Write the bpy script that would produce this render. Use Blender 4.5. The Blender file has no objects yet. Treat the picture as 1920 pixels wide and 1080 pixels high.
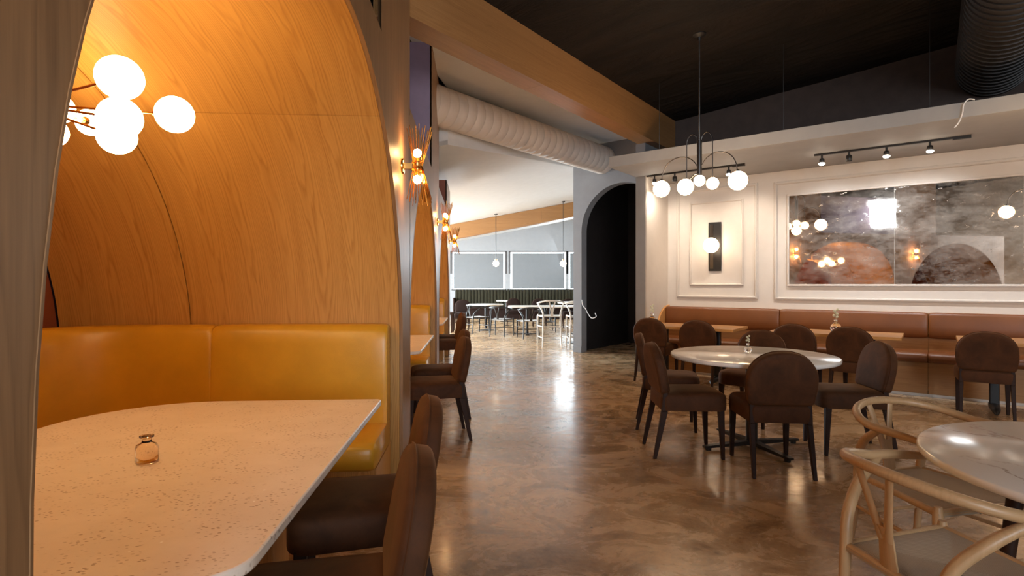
import bpy, bmesh, math, random
from mathutils import Vector, Matrix
random.seed(7)
SC = bpy.context.scene
COL = SC.collection
PI = math.pi

# ---------------------------------------------------------------- camera, world, light, exposure
cam_d = bpy.data.cameras.new('camera'); cam = bpy.data.objects.new('camera', cam_d); COL.objects.link(cam)
cam.location = (0, 0, 1.32); cam.rotation_euler = (PI/2, 0, 0)
cam_d.sensor_width = 36; cam_d.lens = 1037/1920*36; cam_d.shift_y = -7/1920; cam_d.clip_start = .02
SC.camera = cam
SC.view_settings.view_transform = 'Standard'; SC.view_settings.look = 'None'
SC.view_settings.gamma = 1; SC.view_settings.use_curve_mapping = False
SC.view_settings.exposure = 0.35
W = bpy.data.worlds.new('daylight'); SC.world = W; W.use_nodes = True
W.node_tree.nodes['Background'].inputs[0].default_value = (.80, .92, 1, 1)
W.node_tree.nodes['Background'].inputs[1].default_value = 5.0

PHI = math.atan2(790, 1037); PS, PC = math.sin(PHI), math.cos(PHI)     # main room axes
BET = math.atan2(70, 1037); BS, BC = math.sin(BET), math.cos(BET)      # booth row axes
def RM(a, o, z=0): return Vector((PC*a+PS*o, -PS*a+PC*o, z))
def BT(l, s, z=0): return Vector((BC*l-BS*s, BS*l+BC*s, z))
RROT, BROT = -PHI, BET

def area(name, loc, target, sx, sy, power, col):
    d = bpy.data.lights.new(name, 'AREA'); d.shape = 'RECTANGLE'; d.size = sx; d.size_y = sy; d.energy = power; d.color = col
    o = bpy.data.objects.new(name, d); COL.objects.link(o); o.location = loc
    o.rotation_euler = (Vector(target)-Vector(loc)).to_track_quat('-Z', 'Y').to_euler(); return o
DAY = (.78, .91, 1.0)
area('window_daylight_far_room', (-5.6, 15.5, 1.9), (3, 14.5, .8), 7, 2.2, 2700, DAY)  # daylight assumed from unseen windows on the left; area light only, no opening built
area('window_daylight_far_back', (3.4, 20.9, 2.5), (0, 12, 1.2), 5, 1.2, 260, DAY)
area('window_daylight_behind', RM(4.4, -3.6, 2.3), RM(-.5, 6, 1.6), 2.6, 2.6, 340, (.80, .90, 1))  # assumed cool daylight behind the camera: bare area light, no window modelled
area('clerestory_daylight', BT(-2.9, -1.1, 3.45), BT(1, 1.5, 3.2), 2.8, .8, 160, (.80, .90, 1))

# ---------------------------------------------------------------- materials
def newmat(name):
    m = bpy.data.materials.new(name); m.use_nodes = True
    nt = m.node_tree; return m, nt, nt.nodes['Principled BSDF']
def setb(b, col=None, rough=None, metal=None, spec=None, coat=None, sheen=None):
    if col: b.inputs['Base Color'].default_value = (*col, 1)
    if rough is not None: b.inputs['Roughness'].default_value = rough
    if metal is not None: b.inputs['Metallic'].default_value = metal
    if spec is not None: b.inputs['Specular IOR Level'].default_value = spec
    if coat is not None: b.inputs['Coat Weight'].default_value = coat
    if sheen is not None:
        b.inputs['Sheen Weight'].default_value = sheen[0]; b.inputs['Sheen Roughness'].default_value = .4
        b.inputs['Sheen Tint'].default_value = (*sheen[1], 1)
def N(nt, t, **kw):
    n = nt.nodes.new(t)
    for k, v in kw.items(): setattr(n, k, v)
    return n
def noise(nt, vec, scale, detail=4, rough=.5, dist=0):
    n = N(nt, 'ShaderNodeTexNoise'); n.inputs['Scale'].default_value = scale; n.inputs['Detail'].default_value = detail
    n.inputs['Roughness'].default_value = rough; n.inputs['Distortion'].default_value = dist
    if vec: nt.links.new(vec, n.inputs['Vector'])
    return n.outputs['Fac']
def mapping(nt, vec, sc=(1, 1, 1), loc=(0, 0, 0)):
    n = N(nt, 'ShaderNodeMapping'); n.inputs['Scale'].default_value = sc; n.inputs['Location'].default_value = loc
    nt.links.new(vec, n.inputs['Vector']); return n.outputs[0]
def ramp(nt, fac, stops, interp='LINEAR'):
    n = N(nt, 'ShaderNodeValToRGB'); e = n.color_ramp.elements; n.color_ramp.interpolation = interp
    for i, (p, c) in enumerate(stops):
        if i < 2: el = e[i]; el.position = p
        else: el = e.new(p)
        el.color = (*c, 1) if len(c) == 3 else c
    nt.links.new(fac, n.inputs[0]); return n.outputs[0]
def mixc(nt, fac, a, b, mode='MIX'):
    n = N(nt, 'ShaderNodeMix', data_type='RGBA', blend_type=mode)
    for s, v in ((n.inputs[0], fac), (n.inputs[6], a), (n.inputs[7], b)):
        if isinstance(v, (int, float)): s.default_value = v
        elif isinstance(v, tuple): s.default_value = (*v, 1)
        else: nt.links.new(v, s)
    return n.outputs[2]
def mth(nt, op, a, b=None, c=None):
    n = N(nt, 'ShaderNodeMath', operation=op)
    for s, v in zip(n.inputs, (a, b, c)):
        if v is None: continue
        if isinstance(v, (int, float)): s.default_value = v
        else: nt.links.new(v, s)
    return n.outputs[0]
def bump(nt, b, h, strength=.2, dist=.01):
    n = N(nt, 'ShaderNodeBump'); n.inputs['Strength'].default_value = strength; n.inputs['Distance'].default_value = dist
    nt.links.new(h, n.inputs['Height']); nt.links.new(n.outputs[0], b.inputs['Normal'])
def coord(nt, which='Object'): return N(nt, 'ShaderNodeTexCoord').outputs[which]

def plain(name, col, rough=.5, metal=0, spec=.5, coat=None, sheen=None, var=.08, scale=6):
    m, nt, b = newmat(name); setb(b, col, rough, metal, spec, coat, sheen)
    f = noise(nt, coord(nt), scale, 5, .6)
    dk = tuple(c*(1-var) for c in col); lt = tuple(min(1, c*(1+var)) for c in col)
    nt.links.new(ramp(nt, f, [(.3, dk), (.7, lt)]), b.inputs['Base Color'])
    return m
def emit(name, col, strength):
    m = bpy.data.materials.new(name); m.use_nodes = True; nt = m.node_tree; nt.nodes.clear()
    e = N(nt, 'ShaderNodeEmission'); e.inputs[0].default_value = (*col, 1); e.inputs[1].default_value = strength
    o = N(nt, 'ShaderNodeOutputMaterial'); nt.links.new(e.outputs[0], o.inputs[0]); return m
def wood(name, light, dark, leaf=.21, rough=.45, contrast=1.0):
    """flat-sawn oak veneer; UV u across the grain, v along it, in metres"""
    m, nt, b = newmat(name); setb(b, None, rough, 0, .4)
    uv = coord(nt, 'UV')
    sp = N(nt, 'ShaderNodeSeparateXYZ'); nt.links.new(uv, sp.inputs[0]); u, v = sp.outputs[0], sp.outputs[1]
    wob = noise(nt, mapping(nt, uv, (.7, .5, 1)), 1.2, 2)
    ul = mth(nt, 'DIVIDE', mth(nt, 'ADD', u, mth(nt, 'MULTIPLY', wob, .05)), leaf)
    idx = mth(nt, 'FLOOR', ul); fr = mth(nt, 'SUBTRACT', mth(nt, 'SUBTRACT', ul, idx), .5)
    # cathedral rings: contour lines of (across^2 + warped along) inside each leaf
    wn = N(nt, 'ShaderNodeTexWhiteNoise', noise_dimensions='1D'); nt.links.new(idx, wn.inputs['W'])
    c = N(nt, 'ShaderNodeCombineXYZ')
    nt.links.new(mth(nt, 'MULTIPLY', u, 3.2), c.inputs[0]); nt.links.new(mth(nt, 'MULTIPLY', v, .38), c.inputs[1])
    nt.links.new(mth(nt, 'MULTIPLY', wn.outputs[0], 9), c.inputs[2])
    warp = noise(nt, c.outputs[0], 1.4, 4, .55)
    ring = mth(nt, 'ADD', mth(nt, 'MULTIPLY', mth(nt, 'MULTIPLY', fr, fr), 12), mth(nt, 'MULTIPLY', v, .55))
    ring = mth(nt, 'ADD', ring, mth(nt, 'MULTIPLY', warp, 4.5))
    ring = mth(nt, 'ADD', ring, mth(nt, 'MULTIPLY', wn.outputs[0], 5))
    saw = mth(nt, 'FRACT', mth(nt, 'MULTIPLY', ring, 2.6))
    line = ramp(nt, saw, [(0, (.1,)*3), (.35, (.75,)*3), (.8, (.9,)*3), (1, (.15,)*3)])
    fib = noise(nt, mapping(nt, uv, (160, 5, 1)), 1, 3, .6)
    fib2 = noise(nt, mapping(nt, uv, (30, 1.1, 1)), 1, 4, .6)
    k = mth(nt, 'ADD', mth(nt, 'MULTIPLY', line, .42*contrast), mth(nt, 'ADD', mth(nt, 'MULTIPLY', fib, .4), mth(nt, 'MULTIPLY', fib2, .5)))
    k = mth(nt, 'ADD', k, mth(nt, 'MULTIPLY', wn.outputs[0], .10))
    nt.links.new(ramp(nt, k, [(.38, dark), (.98, light)]), b.inputs['Base Color'])
    bump(nt, b, k, .12, .002)
    return m

M = {}
M['oak'] = wood('oak_veneer', (.62, .33, .09), (.39, .175, .038), contrast=.9)
M['oak_front'] = wood('oak_front_veneer', (.40, .225, .105), (.19, .10, .045), leaf=.4, contrast=.55)  # same oak as the vaults, with its dimmer, cooler light painted into the colour
M['oak_top'] = wood('oak_table', (.60, .30, .10), (.42, .19, .055), rough=.3)
M['oak_beam'] = wood('oak_beam', (.44, .225, .085), (.28, .13, .045), contrast=.5)
M['ash'] = wood('ash_chair', (.58, .36, .19), (.38, .22, .10), leaf=.3, contrast=.3, rough=.4)
M['walnut'] = plain('dark_walnut', (.026, .010, .005), .55, 0, .2, var=.3, scale=30)
M['maroon'] = plain('maroon_paint', (.26, .07, .035), .6)
M['mauve'] = plain('mauve_paint', (.24, .15, .20), .6)
M['wall'] = plain('cream_paint', (.62, .56, .50), .55, var=.03)
M['grey'] = plain('grey_paint', (.26, .26, .27), .6, var=.05)
M['white_ceiling'] = plain('white_ceiling', (.66, .66, .66), .7, var=.03)
M['soffit'] = plain('soffit_paint', (.34, .335, .33), .7, var=.06, scale=3)
M['far_wall'] = plain('far_wall', (.27, .27, .275), .7, var=.04)
M['upper'] = plain('dark_upper_wall', (.068, .046, .038), .8, var=.15)
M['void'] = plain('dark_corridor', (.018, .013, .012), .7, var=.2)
M['duct'] = plain('duct_paint', (.62, .55, .49), .5, var=.05)
M['duct_black'] = plain('duct_black', (.02, .016, .014), .5)
M['black'] = plain('black_metal', (.010, .009, .009), .42, 0, var=.2)
M['chrome'] = plain('brushed_steel', (.45, .42, .40), .25, 1)
M['steel_dark'] = plain('dark_steel', (.11, .10, .095), .3, 1)
M['brass'] = plain('brass', (.80, .45, .13), .2, 1)
M['frame'] = plain('window_frame', (.05, .045, .045), .5)
M['shade'] = plain('roller_shade', (.17, .175, .18), .9, var=.03)
M['channel'] = plain('olive_channelled_upholstery', (.024, .021, .012), .9, 0, .15)
M['brown_fabric'] = plain('dark_brown_upholstery', (.014, .006, .004), .8, 0, .12)
M['seat_white'] = plain('white_seat_cord', (.66, .66, .64), .7)
M['ash_white'] = plain('pale_ash_frame', (.72, .66, .58), .45)
M['cable'] = plain('white_cable', (.8, .8, .8), .5)
M['green'] = plain('sprig_green', (.62, .60, .42), .7)
M['paper'] = plain('white_ceramic', (.75, .72, .66), .35)

def mat_ceiling_black():
    m, nt, b = newmat('black_fabric_ceiling'); setb(b, (.013, .010, .008), .8, 0, .3)
    f = noise(nt, mapping(nt, coord(nt), (.5, 1.6, 1)), 1.3, 6, .6, 1.2)
    nt.links.new(ramp(nt, f, [(.3, (.004, .003, .0025)), (.75, (.018, .012, .009))]), b.inputs['Base Color'])
    bump(nt, b, f, .9, .12); return m
M['ceiling_black'] = mat_ceiling_black()
def mat_leather(name, col, rough, var=.12, bs=.25):
    m, nt, b = newmat(name); setb(b, col, rough, 0, .5)
    f = noise(nt, coord(nt), 3, 5, .6)
    nt.links.new(ramp(nt, f, [(.3, tuple(c*(1-var) for c in col)), (.7, tuple(c*(1+var) for c in col))]), b.inputs['Base Color'])
    v = N(nt, 'ShaderNodeTexVoronoi'); v.inputs['Scale'].default_value = 260; nt.links.new(coord(nt), v.inputs['Vector'])
    bump(nt, b, v.outputs['Distance'], bs, .0008); return m
M['mustard'] = mat_leather('mustard_leather', (.58, .29, .018), .33)
M['tan'] = mat_leather('tan_brown_leather', (.16, .047, .008), .42)
def mat_velvet(name, col, tint):
    m, nt, b = newmat(name); setb(b, col, .75, 0, .25, None, (.16, tint))
    f = noise(nt, coord(nt), 7, 5, .65, .6)
    nt.links.new(ramp(nt, f, [(.3, tuple(c*.6 for c in col)), (.7, tuple(c*1.35 for c in col))]), b.inputs['Base Color'])
    f2 = noise(nt, coord(nt), 400, 2); bump(nt, b, f2, .2, .001); return m
M['velvet'] = mat_velvet('brown_velvet', (.062, .0215, .0065), (.85, .36, .10))
def mat_concrete():
    m, nt, b = newmat('polished_concrete'); setb(b, None, .2, 0, .5, .25)
    b.inputs['Coat Roughness'].default_value = .12
    w = coord(nt)
    big = noise(nt, mapping(nt, w, (.45, .6, 1)), 1.0, 8, .62, 1.6)
    med = noise(nt, mapping(nt, w, (1, 1.3, 1)), 2.6, 9, .7, 1.1)
    fine = noise(nt, w, 30, 8, .75, .4)
    k = mth(nt, 'ADD', mth(nt, 'MULTIPLY', big, .41), mth(nt, 'ADD', mth(nt, 'MULTIPLY', med, .44), mth(nt, 'MULTIPLY', fine, .17)))
    base = ramp(nt, k, [(.38, (.15, .08, .035)), (.47, (.33, .20, .10)), (.54, (.50, .325, .175)), (.66, (.72, .53, .33))])
    vein = noise(nt, mapping(nt, w, (.8, 1.1, 1), (3, 5, 0)), 1.7, 10, .72, 2.2)
    vl = ramp(nt, mth(nt, 'ABSOLUTE', mth(nt, 'SUBTRACT', vein, .5)), [(0, (1,)*3), (.014, (0,)*3)])
    base = mixc(nt, mth(nt, 'MULTIPLY', vl, .3), base, (.10, .055, .03))
    vein2 = noise(nt, mapping(nt, w, (.6, .8, 1), (8, 1, 0)), 1.4, 10, .75, 2.5)
    vl2 = ramp(nt, mth(nt, 'ABSOLUTE', mth(nt, 'SUBTRACT', vein2, .52)), [(0, (1,)*3), (.03, (0,)*3)])
    base = mixc(nt, mth(nt, 'MULTIPLY', vl2, .12), base, (.6, .46, .33))
    vo = N(nt, 'ShaderNodeTexVoronoi'); vo.inputs['Scale'].default_value = 3.1; nt.links.new(w, vo.inputs['Vector'])
    sp = ramp(nt, vo.outputs['Distance'], [(.018, (1,)*3), (.03, (0,)*3)])
    base = mixc(nt, mth(nt, 'MULTIPLY', sp, .85), base, (.05, .025, .015))
    nt.links.new(base, b.inputs['Base Color'])
    nt.links.new(ramp(nt, med, [(.3, (.14,)*3), (.7, (.40,)*3)]), b.inputs['Roughness'])
    bump(nt, b, med, .08, .01); return m
M['concrete'] = mat_concrete()
def mat_terrazzo():
    m, nt, b = newmat('speckled_quartz'); setb(b, None, .28, 0, .5)
    w = coord(nt)
    v = N(nt, 'ShaderNodeTexVoronoi'); v.inputs['Scale'].default_value = 62; nt.links.new(mapping(nt, w, (1, 1.6, 1)), v.inputs['Vector'])
    sel = ramp(nt, noise(nt, w, 11, 3, .6), [(.44, (0,)*3), (.58, (1,)*3)])
    sp = ramp(nt, v.outputs['Distance'], [(.22, (1,)*3), (.30, (0,)*3)])
    base = ramp(nt, noise(nt, w, 5, 6, .7), [(.3, (.72, .60, .49)), (.7, (.82, .70, .59))])
    base = mixc(nt, mth(nt, 'MULTIPLY', mth(nt, 'MULTIPLY', sp, sel), .8), base, (.30, .17, .09))
    v2 = N(nt, 'ShaderNodeTexVoronoi'); v2.inputs['Scale'].default_value = 13; nt.links.new(w, v2.inputs['Vector'])
    base = mixc(nt, ramp(nt, v2.outputs['Distance'], [(.04, (1,)*3), (.06, (0,)*3)]), base, (.95, .9, .85))
    nt.links.new(base, b.inputs['Base Color']); return m
M['quartz'] = mat_terrazzo()
def mat_marble(name, amt, cloud=0.):
    m, nt, b = newmat(name); setb(b, None, .16, 0, .5)
    w = coord(nt)
    n1 = noise(nt, mapping(nt, w, (1, .55, 1), (2, 4, 0)), 1.9, 8, .6, 1.0)
    ln = ramp(nt, mth(nt, 'ABSOLUTE', mth(nt, 'SUBTRACT', n1, .53)), [(0, (1,)*3), (.010, (0,)*3)])
    msk = ramp(nt, noise(nt, w, 2.5, 3), [(.40, (0,)*3), (.55, (1,)*3)])
    base = mixc(nt, mth(nt, 'MULTIPLY', mth(nt, 'MULTIPLY', ln, msk), amt), (.80, .77, .73), (.34, .24, .18))
    base = mixc(nt, mth(nt, 'MULTIPLY', ramp(nt, noise(nt, mapping(nt, w, (1, 2.2, 1)), 3, 6, .65, .8), [(.42, (0,)*3), (.7, (1,)*3)]), cloud), base, (.45, .40, .36))
    nt.links.new(base, b.inputs['Base Color']); return m
M['marble'] = mat_marble('veined_white_marble', .8)
M['marble_cloud'] = mat_marble('clouded_white_marble', .25, .45)
def mat_mirror():
    m, nt, b = newmat('antique_mirror'); setb(b, None, .05, 1)
    w = coord(nt)
    sm = noise(nt, mapping(nt, w, (1, 1, 1.2)), 1.1, 9, .62, .2)
    fg = noise(nt, mapping(nt, w, (1, 1, 1.8), (4, 2, 7)), 2.6, 12, .82, .15)
    sp = noise(nt, mapping(nt, w, (1, 1, 1.5), (1, 8, 2)), 9, 9, .72, .15)
    a = ramp(nt, fg, [(.42, (0,)*3), (.76, (1,)*3)])
    s = ramp(nt, sp, [(.62, (0,)*3), (.67, (1,)*3)])
    base = mixc(nt, a, (.86, .80, .73), (.60, .52, .44))
    sp2 = noise(nt, mapping(nt, w, (1, 1, 1.6), (5, 3, 2)), 26, 9, .85, .1)
    base = mixc(nt, ramp(nt, sp2, [(.60, (0,)*3), (.66, (1,)*3)]), base, (.12, .07, .04))
    base = mixc(nt, s, base, (.05, .03, .02))
    base = mixc(nt, ramp(nt, sm, [(.48, (0,)*3), (.66, (1,)*3)]), base, (.40, .30, .22))
    nt.links.new(base, b.inputs['Base Color'])
    r = mth(nt, 'ADD', mth(nt, 'MULTIPLY', a, .06), .006); r = mth(nt, 'ADD', r, mth(nt, 'MULTIPLY', s, .5))
    nt.links.new(r, b.inputs['Roughness'])
    nt.links.new(mth(nt, 'SUBTRACT', 1, mth(nt, 'MULTIPLY', a, .42)), b.inputs['Metallic'])
    return m
M['mirror'] = mat_mirror()
def mat_glass(name, col=(1, 1, 1), rough=.02):
    m, nt, b = newmat(name); setb(b, col, rough); b.inputs['Transmission Weight'].default_value = 1; b.inputs['IOR'].default_value = 1.45
    return m
M['glass'] = mat_glass('clear_glass', (.97, .95, .92))
M['amber'] = mat_glass('smoky_amber_glass', (.93, .80, .62), .05)
def mat_cord():
    m, nt, b = newmat('woven_paper_cord'); setb(b, None, .75)
    w = coord(nt); sp = N(nt, 'ShaderNodeSeparateXYZ'); nt.links.new(w, sp.inputs[0])
    ax, ay = mth(nt, 'ABSOLUTE', sp.outputs[0]), mth(nt, 'ABSOLUTE', sp.outputs[1])
    k = mth(nt, 'SINE', mth(nt, 'MULTIPLY', mth(nt, 'MAXIMUM', ax, ay), 1250))
    nt.links.new(ramp(nt, k, [(.0, (.36, .27, .19)), (1, (.54, .43, .32))]), b.inputs['Base Color'])
    bump(nt, b, k, .5, .002); return m
M['cord'] = mat_cord()
M['globe_warm'] = emit('booth_globe_glow', (1, .66, .31), 28)
M['globe'] = emit('opal_globe_glow', (1, .68, .40), 28)
M['globe_wall'] = emit('wall_globe_glow', (1, .72, .46), 9)
M['globe_far'] = emit('far_globe_glow', (1, .80, .58), 8)
M['bulb'] = emit('candle_bulb_glow', (1, .60, .26), 120)
M['spot_glow'] = emit('track_bulb_glow', (1, .86, .68), 30)

# ---------------------------------------------------------------- mesh builder
class MB:
    def __init__(s): s.v = []; s.f = []; s.uv = None; s.sm = []
    def add(s, vs, fs, smooth=False):
        k = len(s.v); s.v += [tuple(p) for p in vs]
        for f in fs: s.f.append(tuple(i+k for i in f)); s.sm.append(smooth)
        return s
    def box(s, x0, x1, y0, y1, z0, z1):
        vs = [(x, y, z) for z in (z0, z1) for y in (y0, y1) for x in (x0, x1)]
        return s.add(vs, [(0, 2, 3, 1), (4, 5, 7, 6), (0, 1, 5, 4), (2, 6, 7, 3), (0, 4, 6, 2), (1, 3, 7, 5)])
    def tube(s, pts, r, seg=10, cap=True, flat=1.0, smooth=True, up=None):
        pts = [Vector(p) for p in pts]; n = len(pts); rr = r if isinstance(r, (list, tuple)) else [r]*n
        vs = []; fs = []; u = None
        for i, p in enumerate(pts):
            t = (pts[min(i+1, n-1)]-pts[max(i-1, 0)]).normalized()
            if u is None:
                ref = Vector(up) if up else (Vector((0, 0, 1)) if abs(t.z) < .9 else Vector((1, 0, 0)))
                u = (ref-t*ref.dot(t)).normalized()
            else: u = (u-t*u.dot(t)).normalized()
            w = t.cross(u)
            for k in range(seg):
                a = 2*PI*k/seg; vs.append(p+u*math.cos(a)*rr[i]*flat+w*math.sin(a)*rr[i])
        for i in range(n-1):
            for k in range(seg):
                fs.append((i*seg+k, i*seg+(k+1) % seg, (i+1)*seg+(k+1) % seg, (i+1)*seg+k))
        s.add(vs, fs, smooth)
        if cap:
            k0 = len(s.v)-len(vs)
            s.f.append(tuple(k0+i for i in reversed(range(seg)))); s.sm.append(False)
            s.f.append(tuple(k0+(n-1)*seg+i for i in range(seg))); s.sm.append(False)
        return s
    def lathe(s, prof, c=(0, 0, 0), seg=24, smooth=True):
        vs = []; fs = []; n = len(prof)
        for r, z in prof:
            for k in range(seg):
                a = 2*PI*k/seg; vs.append((c[0]+r*math.cos(a), c[1]+r*math.sin(a), c[2]+z))
        for i in range(n-1):
            for k in range(seg): fs.append((i*seg+k, i*seg+(k+1) % seg, (i+1)*seg+(k+1) % seg, (i+1)*seg+k))
        fs.append(tuple(reversed(range(seg)))); fs.append(tuple((n-1)*seg+i for i in range(seg)))
        return s.add(vs, fs, smooth)
    def sphere(s, c, r, seg=28, rings=16):
        return s.lathe([(max(r*math.sin(PI*i/rings), r*.004), -r*math.cos(PI*i/rings)) for i in range(rings+1)], c, seg)
    def prism(s, out, z0, z1, fn=lambda x, y, z: (x, y, z)):
        n = len(out); vs = [fn(x, y, z0) for x, y in out]+[fn(x, y, z1) for x, y in out]
        fs = [tuple(reversed(range(n))), tuple(range(n, 2*n))]+[(i, (i+1) % n, n+(i+1) % n, n+i) for i in range(n)]
        return s.add(vs, fs)
    def pillow(s, out, layers, fn, c=None):
        """out: 2-D outline; layers: (t, scale-inset) ; fn maps (a,b,t) -> xyz; ends closed by fans"""
        n = len(out); cx = sum(p[0] for p in out)/n; cy = sum(p[1] for p in out)/n
        vs = []; fs = []
        for t, ins in layers:
            for (a, b) in out:
                d = math.hypot(a-cx, b-cy); k = max(0, 1-ins/d)
                vs.append(fn(cx+(a-cx)*k, cy+(b-cy)*k, t))
        m = len(layers)
        for i in range(m-1):
            for k in range(n): fs.append((i*n+k, i*n+(k+1) % n, (i+1)*n+(k+1) % n, (i+1)*n+k))
        vs.append(fn(cx, cy, layers[0][0])); vs.append(fn(cx, cy, layers[-1][0]))
        for k in range(n):
            fs.append((m*n, (k+1) % n, k)); fs.append((m*n+1, (m-1)*n+k, (m-1)*n+(k+1) % n))
        return s.add(vs, fs, True)
    def leg(s, p0, p1, w0, w1, d0=None, d1=None):
        """square leg from top p0 to bottom p1"""
        d0 = d0 or w0; d1 = d1 or w1; vs = []
        for p, w, d in ((p0, w0, d0), (p1, w1, d1)):
            for sx, sy in ((-1, -1), (1, -1), (1, 1), (-1, 1)): vs.append((p[0]+sx*w/2, p[1]+sy*d/2, p[2]))
        return s.add(vs, [(0, 1, 2, 3), (7, 6, 5, 4)]+[(i, i+4, (i+1) % 4+4, (i+1) % 4) for i in range(4)])
    def build(s, name, mat, parent=None, grain=None, bevel=0, label=None, kind=None, loc=None, rz=None):
        me = bpy.data.meshes.new(name); me.from_pydata(s.v, [], s.f)
        for p, q in zip(me.polygons, s.sm): p.use_smooth = q
        bm = bmesh.new(); bm.from_mesh(me); bmesh.ops.recalc_face_normals(bm, faces=bm.faces); bm.to_mesh(me); bm.free()
        uvl = me.uv_layers.new(name='UVMap')
        if s.uv:
            for l in me.loops: uvl.data[l.index].uv = s.uv[l.vertex_index]
        else:
            g = 2 if grain is None else grain
            for p in me.polygons:
                d = max(range(3), key=lambda i: abs(p.normal[i])); ax = [i for i in range(3) if i != d]
                va = g if g in ax else ax[1]; ua = [i for i in ax if i != va][0]
                for li in p.loop_indices:
                    c = me.vertices[me.loops[li].vertex_index].co; uvl.data[li].uv = (c[ua]+.37*d, c[va])
        me.set_sharp_from_angle(angle=.9)
        me.materials.append(mat if not isinstance(mat, str) else M[mat])
        o = bpy.data.objects.new(name, me); COL.objects.link(o)
        if parent: o.parent = parent
        if loc is not None: o.location = loc
        if rz is not None: o.rotation_euler = (0, 0, rz)
        if bevel:
            b = o.modifiers.new('bevel', 'BEVEL'); b.width = bevel; b.segments = 2; b.limit_method = 'ANGLE'
        if label: o['label'] = label
        if kind: o['kind'] = kind
        return o
def thing(name, label, cat, loc=(0, 0, 0), rz=0, group=None):
    o = bpy.data.objects.new(name, None); COL.objects.link(o); o.empty_display_size = .05
    o.location = loc; o.rotation_euler = (0, 0, rz); o['label'] = label; o['category'] = cat
    if group: o['group'] = group
    return o
def tag(o, label, cat, group=None):
    o['label'] = label; o['category'] = cat
    if group: o['group'] = group
    return o
def copy_tree(o, label=None, loc=None, rz=None, group=None, parent=None):
    c = o.copy(); COL.objects.link(c)
    if parent: c.parent = parent
    if label: c['label'] = label
    if loc is not None: c.location = loc
    if rz is not None: c.rotation_euler = (0, 0, rz)
    if group: c['group'] = group
    for ch in list(o.children): copy_tree(ch, parent=c)
    return c
def struct(name, mb, mat, loc=(0, 0, 0), rz=0, grain=None, bevel=0):
    return mb.build(name, mat, None, grain, bevel, kind='structure', loc=loc, rz=rz)
def rrect(x0, x1, y0, y1, rs, seg=8):
    """rounded rectangle, rs radii for corners (x0y0, x1y0, x1y1, x0y1)"""
    out = []
    for (cx, cy, sx, sy, a0), r in zip(((x0, y0, 1, 1, PI), (x1, y0, -1, 1, 1.5*PI), (x1, y1, -1, -1, 0), (x0, y1, 1, -1, .5*PI)), rs):
        for k in range(seg+1):
            a = a0+.5*PI*k/seg; out.append((cx+sx*r+r*math.cos(a), cy+sy*r+r*math.sin(a)))
    return out

# ---------------------------------------------------------------- structure
# floor
struct('floor', MB().box(-9, 11, -6, 22, -.1, 0), 'concrete')
# right wall (room axes): mesh in local (a, o, z)
WO = 8.70; CEIL0, SLOPE, ABEAM = 3.95, .085, -3.31
def roof(a): return CEIL0+SLOPE*(a-ABEAM)
struct('wall_right', MB().box(-3.435, 6, WO, WO+.15, 0, 2.95), 'wall', rz=RROT)
mb = MB(); mb.add([(-3.45, WO, 2.95), (6, WO, 2.95), (6, WO, roof(6)+.1), (-3.45, WO, roof(-3.45)+.1),
                   (-3.45, WO+.15, 2.95), (6, WO+.15, 2.95), (6, WO+.15, roof(6)+.1), (-3.45, WO+.15, roof(-3.45)+.1)],
                  [(0, 1, 2, 3), (5, 4, 7, 6), (0, 4, 5, 1), (3, 2, 6, 7), (0, 3, 7, 4), (1, 5, 6, 2)])
struct('wall_upper', mb, 'upper', rz=RROT)
struct('wall_return', MB().box(-3.45, -3.435, 7.845, WO, 0, 2.95), 'wall', rz=RROT)
struct('wall_stub', MB().box(-3.605, -3.45, 7.84, 9.5, 0, 3.45), 'grey', rz=RROT)
# dropped soffit slab over the bench
struct('ceiling', MB().box(-3.605, 6, 6.97, WO-.001, 2.95, 3.10), 'soffit', rz=RROT, bevel=.004)
# dark main ceiling
mb = MB(); a0, a1, o0, o1 = -3.51, 6, -4, WO+.15
vs = []; fs = []; na, no = 26, 34
for i in range(na+1):
    for j in range(no+1):
        a = a0+(a1-a0)*i/na; o = o0+(o1-o0)*j/no
        sag = .035*math.sin(a*2.1+o*.9)*math.sin(o*1.7-a*.6)*min(1, i/3, (na-i)/3, j/2, (no-j)/2)
        vs.append((a, o, roof(a)+sag))
for i in range(na):
    for j in range(no): k = i*(no+1)+j; fs.append((k, k+no+1, k+no+2, k+1))
struct('ceiling', mb.add(vs, fs, True), 'ceiling_black', rz=RROT)
# arch wall at the end of the corridor (room axes)
OA = 9.30; AL, AR_, AC, AR = -5.58, -3.604, -4.535, .865; ASP = 2.33
def archz(a):
    d = AR*AR-(a-AC)**2; return ASP+math.sqrt(max(d, 0))
xs = [AC-AR*math.cos(PI*k/36) for k in range(37)]
mb = MB(); top = 3.985
mb.box(AL, AC-AR, OA, OA+.2, 0, top); mb.box(AC+AR, AR_, OA, OA+.2, 0, top)
for x0, x1 in zip(xs, xs[1:]):
    z0, z1 = archz(x0), archz(x1)
    vs = [(x0, OA, z0), (x1, OA, z1), (x1, OA, top), (x0, OA, top), (x0, OA+.2, z0), (x1, OA+.2, z1), (x1, OA+.2, top), (x0, OA+.2, top)]
    mb.add(vs, [(0, 1, 2, 3), (5, 4, 7, 6), (0, 4, 5, 1), (3, 2, 6, 7)])
struct('wall_archway', mb, 'grey', rz=RROT)
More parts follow.
